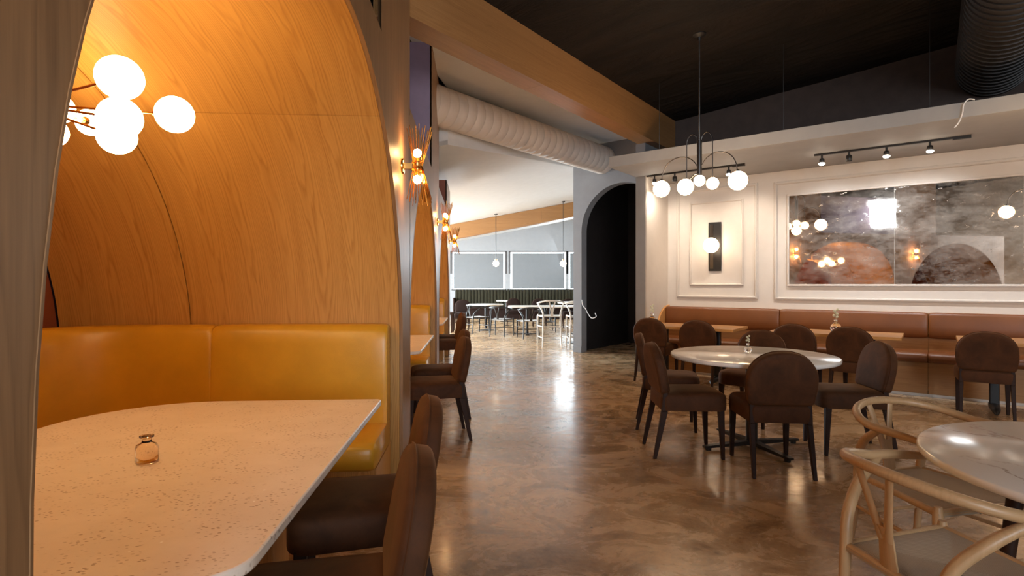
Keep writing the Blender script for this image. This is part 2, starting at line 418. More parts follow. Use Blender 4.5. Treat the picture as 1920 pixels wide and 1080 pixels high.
# dark corridor behind the archway
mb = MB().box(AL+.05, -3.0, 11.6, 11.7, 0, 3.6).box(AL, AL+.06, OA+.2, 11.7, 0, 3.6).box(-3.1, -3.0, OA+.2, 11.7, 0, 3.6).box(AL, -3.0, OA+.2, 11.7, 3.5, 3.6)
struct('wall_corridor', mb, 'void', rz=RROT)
struct('trim_1', MB().box(AL-.001, AC-AR, OA-.012, OA, 0, .12), 'grey', rz=RROT, bevel=.003)
# upper wall piece over stub to white ceiling
struct('wall_over_duct', MB().box(-3.66, -3.40, 8.62, 9.5, 3.455, 3.985), 'upper', rz=RROT)
# white near ceiling, left of the beam
def ceil_poly(pts, z, t, mat):
    m_ = MB(); n = len(pts); m_.prism([(p[0], p[1]) for p in pts], z, z+t); return struct('ceiling', m_, mat)
bl = [RM(-3.56, -4), RM(-3.56, 9.5)]
pL = BT(-2.95, -4); pM = BT(-2.95, 7.38); pN = Vector((-.87, 7.5, 0)); pE = Vector((1.195, 10.78, 0))
ceil_poly([bl[0], bl[1], RM(-3.56, 9.32), pE, pN, pM, pL], 3.97, .08, 'white_ceiling') if False else ceil_poly([pL, RM(-3.5, -4), RM(-3.5, 9.35), pE, pN, pM], 3.97, .08, 'white_ceiling')
# bulkhead between the near ceiling and the far vault
def wallseg(name, p, q, z0, z1a, z1b, t, mat, z0b=None):
    d = (q-p); d.z = 0; n = Vector((-d.y, d.x, 0)).normalized()*t; zb = z0 if z0b is None else z0b
    vs = [(p.x, p.y, z0), (q.x, q.y, zb), (q.x, q.y, z1b), (p.x, p.y, z1a)]
    vs += [(v[0]+n.x, v[1]+n.y, v[2]) for v in vs]
    return struct(name, MB().add(vs, [(0, 1, 2, 3), (5, 4, 7, 6), (0, 4, 5, 1), (3, 2, 6, 7), (0, 3, 7, 4), (1, 5, 6, 2)]), mat)
def farz(x): return 3.375+.185*x
wallseg('wall_bulkhead', pN, pE+Vector((.1, .1, 0)), farz(pN.x), 4.05, 4.05, .1, 'white_ceiling', farz(pE.x+.1))
wallseg('wall_bulkhead', pM, pN, farz(pM.x), 4.05, 4.05, .1, 'white_ceiling', farz(pN.x))
# far vault ceiling (plane) with plasterboard strips is one pale plane
mb = MB(); vs = [(-6.2, 6.9, farz(-6.2)), (9, 6.9, farz(9)), (9, 21.7, farz(9)), (-6.2, 21.7, farz(-6.2))]
hole = [Vector((-6.2, 7.2, 0)), pM, pN, pE, RM(-5.58, 9.4), RM(-3.0, 9.4), Vector((9, 9.0, 0)), Vector((9, 21.7, 0)), Vector((-6.2, 21.7, 0))]
pts = [(p.x, p.y, farz(p.x)) for p in hole]
mb.add(pts+[(x, y, z+.06) for x, y, z in pts], [tuple(range(9)), tuple(range(17, 8, -1))]+[(i, (i+1) % 9, 9+(i+1) % 9, 9+i) for i in range(9)])
struct('ceiling', mb, 'white_ceiling')
# far wall with three window openings
YF = 21.5; WZ0, WZ1 = 1.13, 2.58; wins = [(-2.33, -.27), (-.06, 2.10), (2.20, 4.3)]
mb = MB(); mb.box(-6.2, 9, YF, YF+.2, 0, WZ0)
edges = [-6.2]+[e for w in wins for e in w]+[9]
for i in range(0, len(edges), 2): mb.box(edges[i], edges[i+1], YF, YF+.2, WZ0, WZ1)
vs = [(-4.0, YF, WZ1), (9, YF, WZ1), (9, YF, farz(9)+.05), (-4.0, YF, farz(-4.0)+.05)]
mb.add(vs+[(x, y+.2, z) for x, y, z in vs], [(0, 1, 2, 3), (7, 6, 5, 4), (0, 4, 5, 1), (3, 2, 6, 7), (0, 3, 7, 4), (1, 5, 6, 2)])
struct('wall_far', mb, 'far_wall')
for i, (x0, x1) in enumerate(wins):
    f = MB(); y0, y1 = YF-.012, YF+.05
    f.box(x0-.07, x1+.07, y0, y1, WZ1-.003, WZ1+.03).box(x0-.02, x1+.02, y0, y1, WZ0-.05, WZ0+.0)
    f.box(x0-.07, x0, y0, y1, WZ0+.6, WZ1).box(x1, x1+.07, y0, y1, WZ0+.6, WZ1)
    w = struct('window_%d' % (i+1), f, 'frame')
    MB().box(x0+.002, x1-.002, YF+.12, YF+.13, WZ0+.002, WZ1-.002).build('pane', 'glass', w)
    s = thing('roller_shade', ['leftmost pale grey roller shade covering the far window', 'middle pale grey roller shade behind the counter stools', 'pale grey roller shade half hidden behind the grey arch wall'][i], 'shade', ((x0+x1)/2, YF+.03, WZ1), 0, 'roller shades on the far windows')
    hw = (x1-x0)/2-.062
    MB().box(-hw, hw, 0, .006, -(WZ1-WZ0)+.04, -.07).build('shade_cloth', 'shade', s)
    MB().tube([(-hw, .012, -.07), (hw, .012, -.07)], .014, 8).build('roller_tube', 'shade', s)
    MB().box(-hw, hw, -.004, .012, -(WZ1-WZ0)+.03, -(WZ1-WZ0)+.05).build('hem_bar', 'shade', s)
# remaining shell
struct('wall_left', MB().box(-6.2, -6.1, 7.2, 21.7, 0, 2.4), 'far_wall')
struct('wall_far_right', MB().box(8.9, 9, 8, 21.7, 0, 5.2), 'far_wall')
struct('wall_booth_back', MB().box(-3.0, -2.95, -4, 10.9, 0, 4.02), 'mauve', rz=BROT)
struct('wall_far_left', MB().add([BT(-2.95, 7.5), Vector((-6.2, 7.2, 0)), Vector((-6.2, 7.2, 3.3)), BT(-2.95, 7.5, 3.3)], [(0, 1, 2, 3)]), 'far_wall')
struct('wall_back', MB().box(-7, 6, -4.1, -4, 0, 5.2), 'wall', rz=RROT)
struct('wall_side', MB().box(6, 6.1, -4, 9, 0, 5.2), 'wall', rz=RROT)

# ---------------------------------------------------------------- beam, far beam, ducts
bt = thing('ceiling_beam', 'long oak clad beam under the black ceiling running from the booths', 'beam', RM(-3.44, 6.0, 3.45), RROT)
o_near = .95
segs = [(2.85, 4.9), (4.9, 6.9), (6.9, 8.69)]
for x0, x1 in segs:
    MB().box(.112, .13, x0-6+.0015, x1-6-.0015, 0, .50).build('side_board', 'oak_beam', bt, grain=1)
    MB().box(-.13, .112, x0-6+.0015, x1-6-.0015, 0, .018).build('underside_board', 'oak_beam', bt, grain=1)
    MB().box(-.13, -.112, x0-6+.0015, x1-6-.0015, .018, .51).build('side_board', 'oak_beam', bt, grain=1)
fb = thing('far_ceiling_beam', 'pale oak beam sloping below the white far ceiling above the pendants', 'beam', (0, 16, farz(0)))
def slopebox(x0, x1, y0, y1, h0, h1):
    sl = .185; vs = []
    for y in (y0, y1):
        for x, h in ((x0, h0), (x1, h0), (x1, h1), (x0, h1)): vs.append((x, y, sl*x+h))
    return MB().add(vs, [(0, 1, 2, 3), (7, 6, 5, 4), (0, 4, 5, 1), (3, 2, 6, 7), (0, 3, 7, 4), (1, 5, 6, 2)])
for x0, x1 in ((-6.1, -2.9), (-2.897, .85), (.853, 4.6), (4.603, 8.8)):
    slopebox(x0, x1, 0, .02, -.43, -.005).build('face_board', 'oak_beam', fb, grain=0)
slopebox(-6.1, 8.8, .02, .3, -.43, -.41).build('underside_board', 'oak_beam', fb, grain=0)
slopebox(-6.1, 8.8, .02, .3, -.41, -.005).build('core', 'oak_beam', fb, grain=0)

def duct(name, p, q, R, mat, label, spacing, ridge):
    p, q = Vector(p), Vector(q); L = (q-p).length; d = (q-p).normalized()
    t = thing(name, label, 'duct', p, 0)
    n = max(1, int(L/spacing)); 
    for i in range(n):
        a0, a1 = L*i/n, L*(i+1)/n
        MB().tube([d*(a0+.002), d*(a0+.006), d*(a1-.006), d*(a1-.002)], [R-.003, R, R, R-.003], 40, True).build('duct_section', mat, t)
        MB().tube([d*(a0-.005), d*(a0-.002), d*(a0+.002), d*(a0+.005)], [R-.006, R+ridge, R+ridge, R-.006], 40, True).build('seam_ring', mat, t)
    return t
dn = Vector((-1.02, 7.10, 3.63)); df = Vector((1.70, 10.32, 3.63))
duct('air_duct', dn+(dn-df)*.06, df, .255, 'duct', 'cream spiral air duct crossing above the aisle in front of white ceiling', .16, -.005)
duct('black_air_duct', RM(.56, 1.2, 3.90), RM(.56, WO+.02, 3.90), .345, 'duct_black', 'black ribbed air duct in the upper right by the dark wall', .12, .012)

# ---------------------------------------------------------------- wall mouldings
def frame_trim(n, a0, a1, z0, z1, w=.045, d=.02):
    y = WO-d
    t = struct('trim_%d' % n, MB().box(a0+w, a1-w, y, WO, z1-w, z1), 'wall', rz=RROT, bevel=.007)
    for b in ((a0+w, a1-w, z0, z0+w), (a0, a0+w, z0, z1), (a1-w, a1, z0, z1)):
        MB().box(b[0], b[1], y, WO, b[2], b[3]).build('moulding_strip', 'wall', t, bevel=.007)
    i = w*.35
    for b in ((a0+i, a1-i, z1-w+i*.5, z1-i), (a0+i, a1-i, z0+i, z0+w-i*.5), (a0+i, a0+w-i*.5, z0+w-i*.5, z1-w+i*.5), (a1-w+i*.5, a1-i, z0+w-i*.5, z1-w+i*.5)):
        MB().box(b[0], b[1], y-.012, y+.001, b[2], b[3]).build('moulding_bead', 'wall', t, bevel=.005)
frame_trim(2, -3.29, -2.06, 1.10, 2.82)
frame_trim(3, -3.08, -2.26, 1.295, 2.61, .035, .016)
frame_trim(4, -1.84, 2.45, 1.09, 2.80)
frame_trim(5, 2.72, 3.95, 1.10, 2.82)
struct('baseboard_return', MB().box(-3.435, -3.42, 7.85, WO-.6, 0, .10), 'wall', rz=RROT, bevel=.003)

# ---------------------------------------------------------------- antique mirror
mr = thing('antique_mirror', 'long foxed antique mirror in three panels on the cream wall', 'mirror', RM(-.40, WO, 1.32), RROT)
for k in range(3):
    a0 = -1.235+k*1.235
    MB().box(a0+.0025, a0+1.2325, -.022, -.012, .003, 1.255).build('mirror_panel', 'mirror', mr)
MB().box(-1.26, 2.495, -.012, -.001, -.025, 1.28).build('backing_board', 'wall', mr)
for b in ((-1.262, 2.497, -.027, 0), (-1.262, 2.497, 1.258, 1.285), (-1.262, -1.237, 0, 1.258), (2.472, 2.497, 0, 1.258)):
    MB().box(b[0], b[1], -.034, -.001, b[2], b[3]).build('frame_strip', 'wall', mr, bevel=.004)

# ---------------------------------------------------------------- bench banquette along the right wall
bn = thing('wall_banquette', 'long tan brown leather banquette along the cream mirror wall', 'bench', RM(0, 8.1, 0), RROT)
seams = [-3.40, -1.73, -.05, 1.63, 3.31, 4.99]
def cushion(x0, x1, sec, pinch=.018, n=None):
    """loft a section [(y,z)] along x with softened ends"""
    L = x1-x0; xs_ = [x0+.002, x0+.008, x0+.03, x0+.08, x1-.08, x1-.03, x1-.008, x1-.002]; ins = [pinch, pinch*.55, .004, 0, 0, .004, pinch*.55, pinch]
    cy = sum(p[0] for p in sec)/len(sec); cz = sum(p[1] for p in sec)/len(sec); m_ = MB(); vs = []; fs = []; k = len(sec)
    for x, i in zip(xs_, ins):
        for y, z in sec:
            d = math.hypot(y-cy, z-cz); q = 1-i/d if d > i else 1; vs.append((x, cy+(y-cy)*q, cz+(z-cz)*q))
    for i in range(len(xs_)-1):
        for j in range(k): fs.append((i*k+j, i*k+(j+1) % k, (i+1)*k+(j+1) % k, (i+1)*k+j))
    fs.append(tuple(reversed(range(k)))); fs.append(tuple((len(xs_)-1)*k+j for j in range(k)))
    return m_.add(vs, fs, True)
for x0, x1 in zip(seams, seams[1:]):
    back = [(.50, .66), (.50, .955), (.49, .97), (.43, .972), (.405, .96), (.395, .93), (.375, .80), (.38, .70), (.395, .665), (.42, .655)]
    cushion(x0, x1, back).build('back_cushion', 'tan', bn)
    seat = [(.44, .40), (.44, .50), (.40, .512), (.20, .518), (.02, .512), (-.03, .50), (-.045, .475), (-.045, .43), (-.03, .405), (0, .40)]
    cushion(x0, x1, seat).build('seat_cushion', 'tan', bn)
    MB().box(x0+.002, x1-.002, .44, .47, .50, .665).build('spacer_board', 'oak_beam', bn, grain=0)
    MB().box(x0+.002, x1-.002, .03, .05, .02, .40).build('plinth_panel', 'oak_beam', bn, grain=0, bevel=.002)
MB().box(-3.40, 4.99, .02, .028, 0, .03).build('floor_trim', 'wall', bn)
MB().box(-3.40, 4.99, .505, .597, .02, .955).build('backing_board', 'oak_beam', bn, grain=0)
# rounded oak end panel
out = [(.595, 0), (.595, .99)]+[(.595-.50*math.sin(.5*PI*k/10)**1.0, .54+.45*math.cos(.5*PI*k/10)) for k in range(1, 11)]+[(-.06, .50), (-.06, 0)]
MB().prism(out, 0, .03, lambda y, z, x: (x-3.432, y, z)).build('end_panel', 'oak_top', bn, grain=2, bevel=.004)

# ---------------------------------------------------------------- dining chair (forward +x, origin under the rear legs)
def arch_outline(w, h, rtop):
    out = []; hw = w/2; r0 = .035
    for k in range(6): a = PI+.5*PI*k/5; out.append((-hw+.012+r0+r0*math.cos(a), r0+r0*math.sin(a)))
    for k in range(6): a = 1.5*PI+.5*PI*k/5; out.append((hw-.012-r0+r0*math.cos(a), r0+r0*math.sin(a)))
    out.append((hw, h*.3))
    for k in range(25):
        a = PI*k/24; c, s_ = math.cos(a), math.sin(a); e = 2/2.25
        out.append((hw*math.copysign(abs(c)**e, c), h-rtop+rtop*abs(s_)**e))
    out.append((-hw, h*.3)); return out
def make_chair(label, group):
    t = thing('dining_chair', label, 'chair', group=group)
    h = .375; zb = .49; lean = .19
    def fn(y, u, tt): return (.062-lean*u-.12*u*u*0+tt*.97, y, zb+u*.985+tt*.2)
    L = [(-.036, .04), (-.037, .018), (-.032, .006), (-.022, 0), (.022, 0), (.034, .008), (.040, .022), (.046, .10)]
    b = MB().pillow(arch_outline(.465, h, .215), L, fn).build('backrest', 'velvet', t)
    ol = arch_outline(.467, h+.001, .215); ol = ol[9:-3] if False else ol
    MB().tube([fn(y, u, .020) for y, u in ol+[ol[0]]], .0035, 5, False).build('piping', 'velvet', b)
    out = rrect(.03, .53, -.235, .235, (.05, .09, .09, .05), 6); out = [(x, y*(.90+.10*(x-.03)/.5)) for x, y in out]
    Ls = [(.365, .012), (.368, .003), (.385, 0), (.455, 0), (.478, .008), (.492, .03), (.502, .09), (.506, .16)]
    MB().pillow(out, Ls, lambda x, y, z: (x, y, z)).build('seat', 'velvet', t)
    for s_ in (-1, 1):
        MB().leg((.475, .195*s_, .38), (.490, .200*s_, 0), .045, .026).build('leg', 'walnut', t, bevel=.004)
        m_ = MB().leg((.062, .190*s_, .53), (.055, .190*s_, .36), .034, .046, .030, .034)
        m_.leg((.055, .190*s_, .36), (-.02, .198*s_, 0), .046, .026, .034, .024)
        m_.build('leg', 'walnut', t, bevel=.003)
    return t
CH = []
chair0 = make_chair('', None); _first = [True]
def chair(x, y, ang, label, group):
    c = chair0 if _first[0] else copy_tree(chair0)
    _first[0] = False; c.location = (x, y, 0); c.rotation_euler = (0, 0, ang); c['label'] = label; c['group'] = group; return c
def face(dx, dy): return math.atan2(dy, dx)

# ---------------------------------------------------------------- booths
DW = -.47; PERIOD = 3.29
def booth(idx, s0, s1, label, furnished=True, nearpow=2.0, posttop=3.97, partition=None, backend=-2.6):
    org = BT(0, s0, 0); t = thing('booth_enclosure', label, 'booth', org, BROT, 'arched oak booths along the aisle')
    w = s1-s0; R = w/2; cs = R; SP = .87
    path = [(0, 0), (0, .3), (0, .6), (0, SP)]
    for k in range(1, 49):
        th = PI*k/48; c, s_ = math.cos(th), math.sin(th)
        if th < PI/2 and nearpow != 2: e = 2/nearpow; x, z = R*abs(c)**e, R*abs(s_)**e
        else: x, z = R*abs(c), R*s_
        path.append((cs-math.copysign(x, c), SP+z))
    path += [(w, .6), (w, .3), (w, 0)]
    al = [0]
    for p, q in zip(path, path[1:]): al.append(al[-1]+math.hypot(q[0]-p[0], q[1]-p[1]))
    nrm = []
    for i in range(len(path)):
        p, q = path[max(i-1, 0)], path[min(i+1, len(path)-1)]
        d = Vector((q[0]-p[0], q[1]-p[1])).normalized(); nrm.append((-d.y, d.x))
    def shell(i0, i1, L0, L1, th, name, mat, gap=.0015, off=0):
        m_ = MB(); m_.uv = []; idx_ = list(range(i0, i1+1)); k = len(idx_); g = gap
        for L in (L0-g, L1+g):
            for side in (off, th):
                for n_, i in enumerate(idx_):
                    y, z = path[i]; ny, nz = nrm[i]
                    if n_ == 0: y, z = y+(path[i+1][0]-y)*.03, z+(path[i+1][1]-z)*.03
                    if n_ == k-1: y, z = y+(path[i-1][0]-y)*.03, z+(path[i-1][1]-z)*.03
                    m_.v.append((L, y+ny*side, max(z+nz*side, 0))); m_.uv.append((L+side, al[i]))
        A, B, C_, D = 0, k, 2*k, 3*k
        for j in range(k-1):
            for q in ((A+j, A+j+1, C_+j+1, C_+j), (B+j, D+j, D+j+1, B+j+1), (A+j, B+j, B+j+1, A+j+1), (C_+j, C_+j+1, D+j+1, D+j)):
                m_.f.append(q); m_.sm.append(True if q[0] in (A+j, B+j) and q[1] != B+j else False)
        for j in (0, k-1): m_.f.append((A+j, C_+j, D+j, B+j)); m_.sm.append(False)
        return m_.build(name, mat, t)
    n = len(path)-1; ia, ib = 4+15, 4+31
    bands = [(DW-.018, -1.80), (-1.80, backend)]
    for L0, L1 in bands:
        shell(0, ia, L0, L1, .02, 'vault_panel', 'oak', .003); shell(ia, ib, L0, L1, .02, 'vault_panel', 'oak', .003); shell(ib, n, L0, L1, .02, 'vault_panel', 'oak', .003)
    shell(0, n, DW+.0015, DW-.0185, .0, 'edge_band', 'oak_front', 0, -.004)
    # front panel over the arch and post
    topz = 2.60; post0 = w-.83; post1 = w+.40
    def zarch(y):
        for p, q in zip(path[3:], path[4:]):
            if p[0] <= y <= q[0] and q[0] > p[0]: return p[1]+(q[1]-p[1])*(y-p[0])/(q[0]-p[0])
        return SP
    for nm, y0, y1, zt in (('front_panel', 0, post0, topz), ('post_panel', post0, w, posttop)):
        ys = sorted(set([y0, y1]+[p[0] for p in path[3:-3] if y0 < p[0] < y1])); m_ = MB()
        for ya, yb in zip(ys, ys[1:]):
            za, zb_ = zarch(ya+1e-6) if ya > 0 else SP, zarch(yb-1e-6) if yb < w else SP
            vs = [(DW, ya, za), (DW, yb, zb_), (DW, yb, zt), (DW, ya, zt)]
            vs += [(DW-.018, v[1], v[2]) for v in vs]
            m_.add(vs, [(0, 1, 2, 3), (7, 6, 5, 4), (0, 4, 5, 1), (3, 2, 6, 7)])
        if nm == 'post_panel': m_.box(DW-.018, DW, w, post1, 0, zt)
        else: m_.box(DW-.03, DW, -.0, 0.0005, 0, SP)
        m_.build(nm, 'oak_front', t, grain=2)
    MB().box(-2.58, DW-.032, post1-.03, post1, 0, topz).build('partition_panel', 'oak', t, grain=2)
    if partition: MB().box(-2.58 if posttop > 3.5 else -1.35, DW-.02, post0+.01, post0+.04, topz+.005, posttop).build('upper_partition', partition, t)
    MB().box(DW-.05, DW-.02, w+.02, post1-.03, 0, topz).build('jamb_block', 'oak', t, grain=2)
    # back panel closing the vault
    m_ = MB(); vs = [(backend-.01, y, z) for y, z in path]+[(backend-.03, y, z) for y, z in path]; k = len(path)
    m_.add(vs, [tuple(range(k)), tuple(reversed(range(k, 2*k)))]+[(i, (i+1) % k, k+(i+1) % k, k+i) for i in range(k)])
    m_.build('back_panel', 'maroon', t)
    MB().box(backend, DW-.03, -.0, w, topz-.03, topz-.005).build('top_cover', 'void', t)
    if not furnished: return t
    return t

S0, S1 = .616, 3.66
booth(0, S0-3.45, S0-.40, 'oak vaulted booth behind the nearest dark jamb', False)
B1 = booth(1, S0, S1, 'nearest oak vaulted booth with mustard bench and speckled table', nearpow=2.8)
B2 = booth(2, S1+.42, S1+.42+2.85, 'second oak vaulted booth beyond the first gilt sconce', posttop=3.97, partition='mauve')
B3 = booth(3, S1+.42*2+2.85+.02, S1+.42*2+2*2.85, 'third and farthest oak vaulted booth beside the far room', posttop=3.08, partition='maroon')
P2E = S1+.42+2.85

def booth_bench(s0, s1, label):
    """U bench in booth axes; path runs along the wall, section goes inwards"""
    t = thing('booth_bench', label, 'bench', BT(-1.6, s0+1.5, 0), BROT, 'mustard leather booth benches')
    r = .55; x0, x1 = -2.56, -.545; y0, y1 = s0+.03, s1-.03
    P = []; 
    def arc(cx, cy, a0, a1, n=10):
        return [(cx+r*math.cos(a0+(a1-a0)*k/n), cy+r*math.sin(a0+(a1-a0)*k/n)) for k in range(n+1)]
    runA = [(x1, y1), (x1-.1, y1), (-1.2, y1), (-1.61, y1)]
    runB = [(-1.61, y1), (x0+r+.1, y1)]+arc(x0+r, y1-r, PI/2, PI)+[(x0, y1-r-.2)]
    ym = (y0+y1)/2
    runC = [(x0, y1-r-.2), (x0, ym)]; runD = [(x0, ym), (x0, y0+r+.2)]
    runE = [(x0, y0+r+.2)]+arc(x0+r, y0+r, PI, 1.5*PI)+[(x0+r+.1, y0), (-1.61, y0)]
    runF = [(-1.61, y0), (-1.2, y0), (x1-.1, y0), (x1, y0)]
    def dens(run):
        out = [run[0]]
        for p, q in zip(run, run[1:]):
            L = math.hypot(q[0]-p[0], q[1]-p[1]); n = max(1, int(L/.12))
            for k in range(1, n+1): out.append((p[0]+(q[0]-p[0])*k/n, p[1]+(q[1]-p[1])*k/n))
        # extra rows near the ends for the stitched seam
        def ins(a, b, d): L = math.hypot(b[0]-a[0], b[1]-a[1]); f = d/L; return (a[0]+(b[0]-a[0])*f, a[1]+(b[1]-a[1])*f)
        return [out[0], ins(out[0], out[1], .008), ins(out[0], out[1], .03)]+out[1:-1]+[ins(out[-1], out[-2], .03), ins(out[-1], out[-2], .008), out[-1]]
    def sweep(run, sec, name, mat, pinch=.016):
        pts = dens(run); n = len(pts); k = len(sec); vs = []; fs = []
        co = sum(p[0] for p in sec)/k; cz = sum(p[1] for p in sec)/k
        for i, (x, y) in enumerate(pts):
            p, q = pts[max(i-1, 0)], pts[min(i+1, n-1)]
            d = Vector((q[0]-p[0], q[1]-p[1])).normalized(); nx, ny = -d.y, d.x     # inward normal (left of travel)
            e = min(i, n-1-i); pi_ = pinch*{0: 1, 1: .5, 2: .15}.get(e, 0)
            for o_, z in sec:
                L = math.hypot(o_-co, z-cz); f = 1-pi_/L if L > pi_ else 1; oo, zz = co+(o_-co)*f, cz+(z-cz)*f
                vs.append((x+nx*oo+1.6, y+ny*oo-(s0+1.5), zz))
        for i in range(n-1):
            for j in range(k): fs.append((i*k+j, i*k+(j+1) % k, (i+1)*k+(j+1) % k, (i+1)*k+j))
        fs.append(tuple(reversed(range(k)))); fs.append(tuple((n-1)*k+j for j in range(k)))
        return MB().add(vs, fs, True).build(name, mat, t)
    back = [(.0, .44), (.0, 1.04), (.008, 1.06), (.03, 1.07), (.08, 1.068), (.11, 1.055), (.128, 1.02), (.140, .95), (.146, .80), (.146, .60), (.14, .44)]
    seat = [(.0, .30), (.0, .45), (.3, .462), (.54, .458), (.58, .445), (.60, .42), (.60, .36), (.59, .32), (.57, .30)]
    base = [(.0, .0), (.0, .298), (.52, .298), (.52, .0)]
    for run in (runA, runB, runC, runD):
        sweep(run, back, 'back_cushion', 'mustard')
        sweep(run, seat, 'seat_cushion', 'mustard')
    for run in (runA, runB, runC, runD): sweep(run, base, 'plinth', 'oak', 0)
    return t
for (s0, s1, lab) in ((S0, S1, 'mustard leather bench wrapping the nearest booth table'), (S1+.42, P2E, 'mustard leather bench in the second booth past the first sconce'), (P2E+.44, P2E+.42+2.85, 'mustard leather bench in the farthest booth')):
    booth_bench(s0, s1, lab)

def booth_table(c, label, hl=.845):
    t = thing('booth_table', label, 'table', BT(-1.15, c, 0), BROT, 'speckled booth tables')
    out = rrect(-.575, .69, -hl, hl, (.50, .11, .03, .50), 12)
    MB().prism(out, .722, .75).build('tabletop', 'quartz', t, bevel=.005)
    for s_ in (-1, 1):
        MB().box(.28, .345, s_*.42-.10, s_*.42+.10, .0, .72).build('leg', 'oak_top', t, grain=2, bevel=.004)
        MB().box(-.30, -.235, s_*.30-.10, s_*.30+.10, .0, .72).build('leg', 'oak_top', t, grain=2, bevel=.004)
    MB().box(-.30, .345, -.03, .03, .64, .70).build('crossbar', 'oak_top', t, grain=0)
    return t
booth_table(1.945, 'large speckled cream booth table with a small glass bottle on it')
booth_table(S1+.42+1.42, 'speckled cream table in the second booth behind two velvet chairs', .78)
booth_table(P2E+.42+1.42, 'speckled cream table in the farthest booth', .78)

for s_, L, lab in ((1.56, -.155, 'brown velvet chair nearest the camera at the first booth table'), (2.28, -.18, 'brown velvet chair second from the camera at the first booth table'),
                   (4.88, -.085, 'brown velvet chair at the second booth table, nearer of its two'), (5.62, -.10, 'brown velvet chair at the second booth table, farther of its two'),
                   (8.30, -.18, 'brown velvet chair at the farthest booth table, nearer of its two'), (9.00, -.20, 'brown velvet chair at the farthest booth table, farther of its two')):
    p = BT(L, s_); chair(p.x, p.y, BROT+PI+.17, lab, 'velvet chairs on the aisle side of the booths')

# ---------------------------------------------------------------- gilt sunburst sconces on the booth fronts
def sconce(s_, label):
    t = thing('sunburst_sconce', label, 'wall lamp', BT(DW+.001, s_, 2.08), BROT, 'gilt sunburst sconces on the booth fronts')
    MB().lathe([(.05, 0), (.05, .012), (.045, .018)], (0, 0, 0), 20).build('wall_plate', 'brass', t).rotation_euler = (0, PI/2, 0)
    MB().box(.01, .07, -.018, .018, -.018, .018).build('arm', 'brass', t)
    MB().lathe([(.036, -.028), (.038, -.024), (.034, -.01), (.034, .01), (.038, .024), (.036, .028)], (.10, 0, 0), 20).build('band', 'brass', t)
    for sg in (-1, 1):
        for k in range(28):
            a = 2*PI*k/28; c, n_ = math.cos(a), math.sin(a)
            if c < -.75: continue
            l = .215+.035*((k*7) % 5)/4
            MB().tube([(.10+.032*c, .032*n_, 0), (.10+.092*c, .105*n_, sg*l)], .0026, 5, True).build('rod', 'brass', t)
        MB().tube([(.10, 0, sg*.02), (.10, 0, sg*.055)], .011, 10).build('socket', 'brass', t)
        MB().sphere((.10, 0, sg*.085), .028, 14, 10).build('bulb', 'bulb', t)
    return t
sc0 = sconce(3.60, 'gilt sunburst wall sconce nearest the camera, on the first booth post')
copy_tree(sc0, 'gilt sunburst wall sconce on the second booth post', BT(DW+.001, 6.98, 2.10), BROT)
copy_tree(sc0, 'gilt sunburst wall sconce farthest away, beside the white windows', BT(DW+.001, 10.25, 2.12), BROT)
copy_tree(sc0, 'gilt sunburst wall sconce on the post beside the camera, seen in the mirror', BT(DW+.001, .10, 2.08), BROT)

# ---------------------------------------------------------------- booth globe chandelier
def booth_chandelier(c, label):
    t = thing('globe_chandelier', label, 'ceiling lamp', BT(-1.62, c, 1.97), BROT, 'brass globe chandeliers inside the booths')
    MB().tube([(0, 0, 0), (0, 0, .39)], .008, 8).build('stem', 'brass', t)
    MB().lathe([(.06, .385), (.06, .405), (.02, .37)][::-1], (0, 0, 0), 20).build('canopy', 'brass', t)
    MB().sphere((0, 0, 0), .022, 14, 10).build('hub', 'brass', t)
    G = [(0.567, -0.4, -0.036, 0.063), (0.457, -0.22, -0.104, 0.066), (0.324, -0.02, -0.113, 0.064), (0.526, -0.02, -0.03, 0.065), (-0.097, 0.48, 0.075, 0.058), (-0.057, 0.23, 0.059, 0.058), (-0.12, 0.28, -0.023, 0.06)]
    for gx, gy, gz, r in G:
        v = Vector((gx, gy, gz)); d = v.normalized()
        side = d.cross(Vector((0, 0, 1))).normalized()*.02
        MB().tube([side*.4, side+d*.05, v-d*(r-.004)], .0045, 7).build('arm', 'brass', t)
        g = MB().sphere(v, r, 32, 20).build('globe', 'globe_warm', t)
        e = v-d*(r+.0)
        MB().tube([e-d*.012, e, e+d*.014, e+d*.022], [.01, .016, .030, .034], 18).build('cup', 'brass', g)
    return t
booth_chandelier(2.12, 'brass arm chandelier with white globes in the nearest booth')
booth_chandelier(5.5, 'brass arm chandelier with white globes in the second booth')
booth_chandelier(8.78, 'brass arm chandelier with white globes in the farthest booth')

